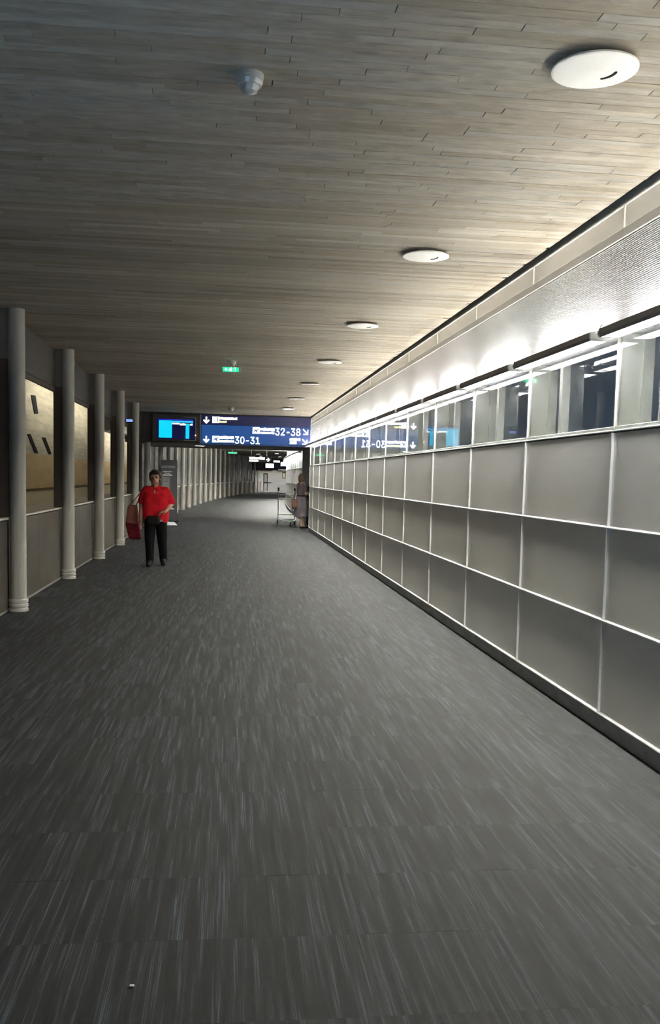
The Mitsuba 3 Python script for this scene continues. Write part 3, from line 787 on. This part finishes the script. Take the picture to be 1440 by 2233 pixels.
# ------------------------------------------------------------------ luggage trolley
t = thing('luggage_trolley', 'empty silver luggage trolley standing beside the woman in grey', 'luggage trolley')
Yt = 30.2
for x in (1.66, 2.2):
    obj('upright', tube((x, Yt, .06), (x, Yt, 1.10), .013, 12), 'm_lamp_body', t, 40)
    obj('grip', cat(tube((x, Yt, 1.08), (x, Yt, 1.17), .028, 12), tube((x, Yt - .01, 1.15), (x, Yt + .14, 1.17), .024, 10)), 'm_black', t, 40)
for z, r in ((1.035, .013), (.838, .020), (.305, .016)):
    obj('cross_bar', tube((1.66, Yt, z), (2.2, Yt, z), r, 12), 'm_rail', t, 40)
obj('basket', cat([tube((1.72 + .085 * q, Yt, .84), (1.72 + .085 * q, Yt - .22, .96), .005, 6) for q in range(6)] + [tube((1.70, Yt - .22, .96), (2.17, Yt - .22, .96), .008, 8)]), 'm_silver', t)
obj('brace', tube((1.92, Yt - .01, .70), (2.2, Yt - .01, .36), .014, 10), 'm_silver', t, 40)
deck = Polygon([(1.64, Yt), (2.22, Yt), (2.10, Yt - 1.25), (1.88, Yt - 1.25)]).buffer(.02)
deckm = prism(deck.difference(deck.buffer(-.035)), .03)
deckm.apply_translation((0, 0, .14))
obj('base_frame', deckm, 'm_silver', t)
for q in range(5):
    obj('deck_slat', bx(1.70 + .1 * q, 1.73 + .1 * q, Yt - 1.0 + abs(q - 2) * .1, Yt - .02, .15, .165), 'm_black', t)
for (x, y) in ((1.645, Yt), (2.21, Yt), (1.99, Yt - 1.25)):
    w_ = trimesh.creation.cylinder(.062, .035, sections=20)
    w_.apply_transform(trimesh.transformations.rotation_matrix(math.pi / 2, [0, 1, 0]))
    w_.apply_translation((x, y, .062))
    k = obj('wheel', w_, 'm_black', t, 40)
    obj('fork', bmerge(bx(x - .028, x - .02, y - .02, y + .02, .05, .15), bx(x + .02, x + .028, y - .02, y + .02, .05, .15), bx(x - .028, x + .028, y - .02, y + .02, .13, .15)), 'm_silver', k)


# ------------------------------------------------------------------ people
def ball(p, r, n=18):
    return m3.Manifold.sphere(float(r), n).translate([float(a) for a in p])


def bone(*pr, n=18):
    return m3.Manifold.batch_hull([ball(p, r, n) for p, r in pr])


def flat(p, rx, ry, rz, n=20):
    return m3.Manifold.sphere(1.0, n).scale([rx, ry, rz]).translate([float(a) for a in p])


def fuse(parts, ref=0.02, it=8):
    m = m3.Manifold.batch_boolean(parts, m3.OpType.Add).refine_to_length(ref)
    q = m.to_mesh()
    tm = trimesh.Trimesh(q.vert_properties[:, :3], q.tri_verts)
    trimesh.smoothing.filter_taubin(tm, iterations=it)
    return tm


def hand(wrist, direction, palm_n, side, s=1.0, curl=0.5):
    """Palm, four unequal curled fingers and a thumb. direction: wrist to knuckles; palm_n: out of the palm; side: towards the thumb."""
    d = np.array(direction, float); d /= np.linalg.norm(d)
    nrm = np.array(palm_n, float); nrm -= d * (nrm @ d); nrm /= np.linalg.norm(nrm)
    sd = np.cross(d, nrm)
    if sd @ np.array(side, float) < 0:
        sd = -sd
    w = np.array(wrist, float)
    parts = [bone((w, .024 * s), (w + d * .075 * s + sd * .026 * s, .013 * s), (w + d * .072 * s - sd * .026 * s, .012 * s), (w + d * .02 * s + sd * .02 * s, .016 * s), n=12)]
    for q, L in zip((.027, .009, -.009, -.026), (.070, .078, .072, .056)):
        a = w + d * .076 * s + sd * q * s
        dirn = d.copy()
        r = .0085 * s
        for fr in (.45, .32, .23):
            ang = curl * .8
            dirn = dirn * math.cos(ang) + nrm * math.sin(ang) - 0
            dirn /= np.linalg.norm(dirn)
            b = a + dirn * L * fr * s
            parts.append(bone((a, r), (b, r * .92), n=10))
            a, r = b, r * .92
    a = w + d * .02 * s + sd * .024 * s
    b = a + (d * .55 + sd * .7 + nrm * .35) * .042 * s
    c = b + (d * .8 + sd * .15 + nrm * .5) * .032 * s
    parts += [bone((a, .013 * s), (b, .0105 * s), n=10), bone((b, .0105 * s), (c, .009 * s), n=10)]
    return parts


def place(m, rz, loc):
    m = m.copy()
    m.apply_transform(trimesh.transformations.rotation_matrix(rz, [0, 0, 1]))
    m.apply_translation(loc)
    return m


def head_parts(c, s=1.0):
    """Head facing -y about centre c (half the head height)."""
    c = np.array(c, float)
    P = lambda x, y, z: c + np.array([x, y, z]) * s
    return [flat(P(0, .012, .028), .076 * s, .094 * s, .088 * s), flat(P(0, -.018, -.03), .060 * s, .070 * s, .080 * s), bone((P(0, -.055, -.088), .024 * s), (P(.03, -.02, -.06), .03 * s), (P(-.03, -.02, -.06), .03 * s)),
            bone((P(0, -.086, .016), .010 * s), (P(0, -.104, -.022), .014 * s), (P(.012, -.094, -.026), .010 * s), (P(-.012, -.094, -.026), .010 * s), n=10),
            bone((P(.03, -.076, .026), .013 * s), (P(-.03, -.076, .026), .013 * s)), bone((P(.022, -.078, -.056), .008 * s), (P(-.022, -.078, -.056), .008 * s)),
            flat(P(.078, .010, -.002), .012 * s, .022 * s, .034 * s, 12), flat(P(-.078, .010, -.002), .012 * s, .022 * s, .034 * s, 12)]


# person in red, walking towards the camera (local: x right in the photo, -y towards the camera)
t = thing('person', 'person in red short-sleeved shirt and black trousers walking towards the camera', 'person')
O = (-1.20, 15.7, 0.0)
hc = np.array([-.010, -.03, 1.468])
sl, sr = np.array([-.155, 0, 1.262]), np.array([.165, 0, 1.255])
el, er = np.array([-.235, .02, 1.03]), np.array([.262, .03, 1.045])
wl_, wr_ = np.array([-.245, -.07, .80]), np.array([.185, -.17, .935])
hipL, hipR = np.array([-.085, 0, .84]), np.array([.085, 0, .84])
kL, kR = np.array([-.092, -.07, .45]), np.array([.108, .02, .45])
aL, aR = np.array([-.085, -.10, .085]), np.array([.128, .11, .10])
parts = head_parts(hc, 1.12) + [bone((hc + [0, .02, -.08], .048), ((0, .012, 1.30), .056)),
    bone((sl, .062), (sr, .062), ((0, 0, 1.18), .115)), bone(((-.09, -.005, 1.17), .105), ((.09, -.005, 1.17), .105), ((-.09, 0, .92), .112), ((.09, 0, .92), .112)),
    bone((sl, .056), (el, .043)), bone((el, .041), (wl_, .028)), bone((sr, .056), (er, .043)), bone((er, .041), (wr_, .028)),
    bone((hipL, .10), (kL, .062)), bone((kL, .058), (aL, .040)), bone((hipR, .10), (kR, .062)), bone((kR, .058), (aR, .040)),
    bone((aL, .038), (aL + [-.01, -.15, -.05], .03)), bone((aR, .038), (aR + [.01, -.13, -.065], .03))]
parts += hand(wl_, (-.05, -.1, -1), (1, 0, 0), (0, -1, 0), 1.0, .75) + hand(wr_, (-1, -.35, -.25), (0, .3, -1), (0, -.6, 1), 1.0, .5)
obj('body', place(fuse(parts, .012, 6), 0, O), 'm_skin_red', t, True)
for s in (-1, 1):
    obj('eye', trimesh.creation.icosphere(2, .012).apply_translation(np.array(O) + hc + [s * .034, -.084, .014]), 'm_hair_dark', t, True)
    obj('eyebrow', fuse([bone((hc + [s * .016, -.100, .038], .005), (hc + [s * .050, -.085, .038], .004), n=10)], .008, 2).apply_translation(O), 'm_hair_dark', t, True)
obj('mouth', fuse([bone((hc + [-.022, -.093, -.062], .006), (hc + [.022, -.093, -.062], .006), n=10)], .008, 2).apply_translation(O), 'm_lips', t, True)
hair = m3.Manifold.batch_boolean([flat(hc + [0, .026, .056], .104, .120, .096), flat(hc + [.080, .035, .020], .024, .052, .055), flat(hc + [-.080, .035, .020], .024, .052, .055), flat(hc + [0, .08, -.03], .08, .055, .09), flat(hc + [.012, -.066, .100], .072, .040, .032)], m3.OpType.Add)
hair = hair - m3.Manifold.cube([.24, .18, .18], True).translate(list(map(float, hc + [0, -.125, -.022])))
q = hair.refine_to_length(.012).to_mesh()
hm = trimesh.Trimesh(q.vert_properties[:, :3], q.tri_verts)
trimesh.smoothing.filter_taubin(hm, iterations=6)
obj('hair', place(hm, 0, O), 'm_hair_dark', t, True)
shirt = fuse([bone((sl + [0, 0, .0], .078), (sr + [0, 0, .0], .078), ((0, 0, 1.18), .135)), bone(((-.095, -.01, 1.17), .128), ((.095, -.01, 1.17), .128), ((-.105, 0, .90), .118), ((.105, 0, .90), .118)),
              bone(((-.10, 0, .92), .118), ((.105, -.01, .92), .118), ((-.11, .0, .80), .098), ((.12, -.01, .80), .098)),
              bone((sl, .078), (sl * .28 + el * .72 + [-.01, 0, 0], .074)), bone((sr, .078), (sr * .22 + er * .78 + [.01, 0, 0], .074)),
              bone(((-.035, .02, 1.315), .055), ((.035, .02, 1.315), .055), ((0, .03, 1.25), .09))], .018, 6)
neckcut = m3.Manifold.batch_hull([ball((0, -.24, 1.20), .012, 8), ball((-.075, -.22, 1.42), .012, 8), ball((.075, -.22, 1.42), .012, 8), ball((0, -.10, 1.22), .012, 8), ball((-.05, -.04, 1.42), .012, 8), ball((.05, -.04, 1.42), .012, 8), ball((0, -.06, 1.33), .012, 8)])
sm = m3.Manifold(m3.Mesh(np.asarray(shirt.vertices, np.float32), np.asarray(shirt.faces, np.uint32)))
sm = (sm - neckcut).to_mesh()
obj('shirt', place(trimesh.Trimesh(sm.vert_properties[:, :3], sm.tri_verts), 0, O), 'm_shirt', t, 50)
obj('trousers', place(fuse([bone((hipL + [-.015, 0, .03], .108), (hipR + [.015, 0, .03], .108)), bone((hipL, .108), (kL, .082)), bone((kL, .082), (aL + [0, .01, -.02], .062)), bone((hipR, .108), (kR, .082)), bone((kR, .082), (aR + [0, .01, -.025], .062))], .018, 6), 0, O), 'm_trousers', t, True)
for a in (aL, aR):
    obj('shoe', place(fuse([bone((a + [0, .02, -.026], .056), (a + [0, -.03, -.022], .05), (a + [0, -.08, -.042], .046), (a + [-.01 if a is aL else .01, -.165, -.05 if a is aL else -.062], .038))], .015, 4), 0, (O[0], O[1], O[2] + (.0 if a is aL else .0))), 'm_black', t, True)
obj('waist_pouch', place(fuse([bone(((-.10, -.125, .80), .05), ((.04, -.135, .79), .05), ((-.09, -.125, .745), .045), ((.03, -.13, .735), .045))], .018, 5), 0, O), 'm_black', t, True)
obj('badge', place(cham(.080, .122, -.122, -.117, .752, .785, .002), 0, O), 'm_plate_white', t)

# tote hanging from the walker's shoulder
t = thing('tote_bag', 'rose tote bag with dark red lower half beside the person in red', 'bag')
bo = np.array(O) + [-.075, .15, 0]
obj('body', fuse([bone((bo + [-.37, 0, .98], .035), (bo + [-.27, 0, .98], .035), (bo + [-.39, 0, .72], .05), (bo + [-.25, 0, .70], .05))], .02, 5), 'm_bag_rose', t, True)
obj('bottom', fuse([bone((bo + [-.39, 0, .69], .053), (bo + [-.25, 0, .67], .053), (bo + [-.34, 0, .48], .05), (bo + [-.22, 0, .47], .05))], .02, 5), 'm_bag_red', t, True)
for a, b in (((-.37, .0, 1.0), (-.085, -.13, 1.343)), ((-.27, .0, 1.0), (-.065, -.13, 1.347))):
    obj('strap', tube(bo + np.array(a), bo + np.array(b), .009, 8), 'm_bag_rose', t)

# woman in grey, seen from behind at an angle, facing the opening on the right (local: -y is her front, then turned to +x)
t = thing('person', 'woman in grey-purple belted dress standing by the opening beside the luggage trolley', 'person')
O2, RZ = (2.235, 27.8, 0.0), math.radians(118)
hc = np.array([0, -.02, 1.525])
sl, sr = np.array([-.165, 0, 1.315]), np.array([.165, 0, 1.315])
el, er = np.array([-.215, -.02, 1.04]), np.array([.215, -.02, 1.04])
wl_, wr_ = np.array([-.14, -.23, 1.03]), np.array([.14, -.23, 1.05])
hips = [np.array([-.08, 0, .84]), np.array([.08, 0, .84])]
kn = [np.array([-.075, -.02, .46]), np.array([.08, -.10, .46])]
an = [np.array([-.07, .04, .085]), np.array([.08, -.16, .075])]
parts = head_parts(hc, .98) + [bone((hc + [0, .02, -.08], .046), ((0, .012, 1.33), .052)), bone((sl, .058), (sr, .058), ((0, 0, 1.2), .105)), bone(((-.08, 0, 1.2), .095), ((.08, 0, 1.2), .095), ((-.07, 0, .98), .085), ((.07, 0, .98), .085)),
    bone(((-.08, .01, .88), .105), ((.08, .01, .88), .105), ((0, 0, 1.0), .085)), bone((sl, .05), (el, .038)), bone((el, .037), (wl_, .025)), bone((sr, .05), (er, .038)), bone((er, .037), (wr_, .025))]
for h_, k_, a_ in zip(hips, kn, an):
    parts += [bone((h_, .095), (k_, .06)), bone((k_, .054), (k_ * .6 + a_ * .4 + [0, .012, 0], .054), (a_, .034)), bone((a_, .034), (a_ + [0, -.13, -.05], .026))]
parts += hand(wl_, (.5, -.85, .05), (1, .3, -.3), (0, 0, 1), .95, .6) + hand(wr_, (-.5, -.85, .05), (-1, .3, -.3), (0, 0, 1), .95, .6)
obj('body', place(fuse(parts, .013, 6), RZ, O2), 'm_skin_grey', t, True)
for s in (-1, 1):
    obj('eye', place(trimesh.creation.icosphere(2, .012).apply_translation(hc + [s * .030, -.074, .012]), RZ, O2), 'm_hair_dark', t, True)
hair = m3.Manifold.batch_boolean([flat(hc + [0, .024, .036], .098, .112, .096), flat(hc + [.07, .03, -.03], .034, .072, .085), flat(hc + [-.07, .03, -.03], .034, .072, .085), flat(hc + [0, .08, -.05], .082, .052, .095)], m3.OpType.Add)
hair = hair - m3.Manifold.cube([.11, .16, .18], True).translate(list(map(float, hc + [0, -.135, -.03])))
q = hair.refine_to_length(.012).to_mesh()
hm = trimesh.Trimesh(q.vert_properties[:, :3], q.tri_verts)
trimesh.smoothing.filter_taubin(hm, iterations=6)
obj('hair', place(hm, RZ, O2), 'm_hair_brown', t, True)
obj('dress_top', place(fuse([bone((sl, .068), (sr, .068), ((0, 0, 1.2), .118)), bone(((-.085, 0, 1.2), .112), ((.085, 0, 1.2), .112), ((-.075, 0, .98), .10), ((.075, 0, .98), .10)), bone((sl, .068), (sl * .35 + el * .65, .062)), bone((sr, .068), (sr * .35 + er * .65, .062))], .018, 6), RZ, O2), 'm_dress_top', t, True)
rings, nseg = [(1.0, .165, .125), (.95, .185, .145), (.85, .215, .165), (.70, .225, .185), (.50, .235, .205), (.35, .25, .225)], 36
v, f = [], []
for i, (z, rx, ry) in enumerate(rings):
    for q in range(nseg):
        a = 2 * math.pi * q / nseg
        w = 1 + (.07 * math.sin(6 * a + .4) + .03 * math.sin(11 * a)) * (i / 5)
        v.append([rx * w * math.cos(a), ry * w * math.sin(a) - .02 * (i / 5), z])
n0 = len(v)
for i, (z, rx, ry) in enumerate(rings[::-1]):
    for q in range(nseg):
        a = 2 * math.pi * q / nseg
        w = 1 + (.07 * math.sin(6 * a + .4) + .03 * math.sin(11 * a)) * ((5 - i) / 5)
        v.append([(rx * w - .006) * math.cos(a), (ry * w - .006) * math.sin(a) - .02 * ((5 - i) / 5), z])
for i in range(2 * len(rings)):
    for q in range(nseg):
        a, b = i * nseg + q, i * nseg + (q + 1) % nseg
        c, d = ((i + 1) % (2 * len(rings))) * nseg + q, ((i + 1) % (2 * len(rings))) * nseg + (q + 1) % nseg
        f += [[a, c, b], [b, c, d]]
sk = trimesh.Trimesh(v, f, process=False)
trimesh.repair.fix_normals(sk)
obj('skirt', place(sk, RZ, O2), 'm_dress', t, 50)
belt = lathe([(0.12, -.022), (0.178, -.022), (0.178, .022), (0.12, .022)], 36)
belt.apply_scale([1.0, .78, 1])
belt.apply_translation((0, 0, .985))
obj('belt', place(belt, RZ, O2), 'm_black', t, 40)
for a_ in an:
    obj('shoe', place(fuse([bone((a_ + [0, .03, -.045], .034), (a_ + [0, -.08, -.048], .034), (a_ + [0, -.14, -.052], .026))], .014, 4), RZ, O2), 'm_black', t, True)

t = thing('handbag', 'brown handbag with black base hanging at the woman in grey, beside the trolley', 'handbag')
hb = (2.0, 27.45)
obj('body', cham(hb[0] - .085, hb[0] + .085, hb[1] - .05, hb[1] + .05, .63, .88, .02), 'm_bag_brown', t)
obj('base', cham(hb[0] - .08, hb[0] + .08, hb[1] - .052, hb[1] + .052, .585, .635, .012), 'm_black', t)
for q in (-.05, .05):
    obj('strap', tube((hb[0] + q, hb[1], .875), (2.16 + q * .2, 27.68, 1.37), .008, 8), 'm_black', t)
t = thing('upright_bag', 'tall black rounded bag standing in the opening in front of the woman in grey', 'bag')
obj('body', place(fuse([bone(((0, 0, 1.22), .085), ((.06, .03, 1.22), .085), ((0, 0, .14), .10), ((.10, .03, .14), .10))], .03, 6), 0, (2.52, 28.2, 0)), 'm_black', t, True)
obj('pocket', cham(2.47, 2.60, 28.08, 28.12, .25, .62, .012), 'm_frame_dark', t)

# ------------------------------------------------------------------ behind the camera: end of the corridor, an added table giving bluish light
struct('wall_behind', bx(-2.9, W + .3, -7.2, -7.0, 0, HC + .2), 'm_slab', label='wall closing the corridor behind the camera')
struct('wall_window_side', bx(W + .23, W + .26, bays[0][0], YB, 2.46, 2.6), 'm_slab', label='head of the outer window frames')
BLUE_L = 11.0  # strength of the added bluish light
t = thing('blue_light_table', 'unseen slanted table added behind the camera to cast bluish light on the near ceiling', 'screen')
R4 = trimesh.transformations.rotation_matrix(math.radians(16), [1, 0, 0]) 
R4[:3, :3] = trimesh.transformations.rotation_matrix(math.radians(-14), [1, 0, 0])[:3, :3] @ trimesh.transformations.rotation_matrix(math.radians(6), [0, 1, 0])[:3, :3]
q = cham(-.70, .70, -.45, .45, -.05, .05, .01)
q.apply_transform(R4)
q.apply_translation((-1.35, .45, 1.05))
obj('top', q, 'm_black', t)
obj('pedestal', cham(-1.55, -1.15, .30, .60, 0.0, 1.0, .01), 'm_totem', t)
q = bx(-.64, .64, -.40, .40, .051, .054)
q.apply_transform(R4)
q.apply_translation((-1.35, .45, 1.05))
k = obj('screen', q, 'm_screen_black', t)
scene[k]['emitter'] = emit(BLUE_L, (0.34, 0.66, 1.0), 0.6)
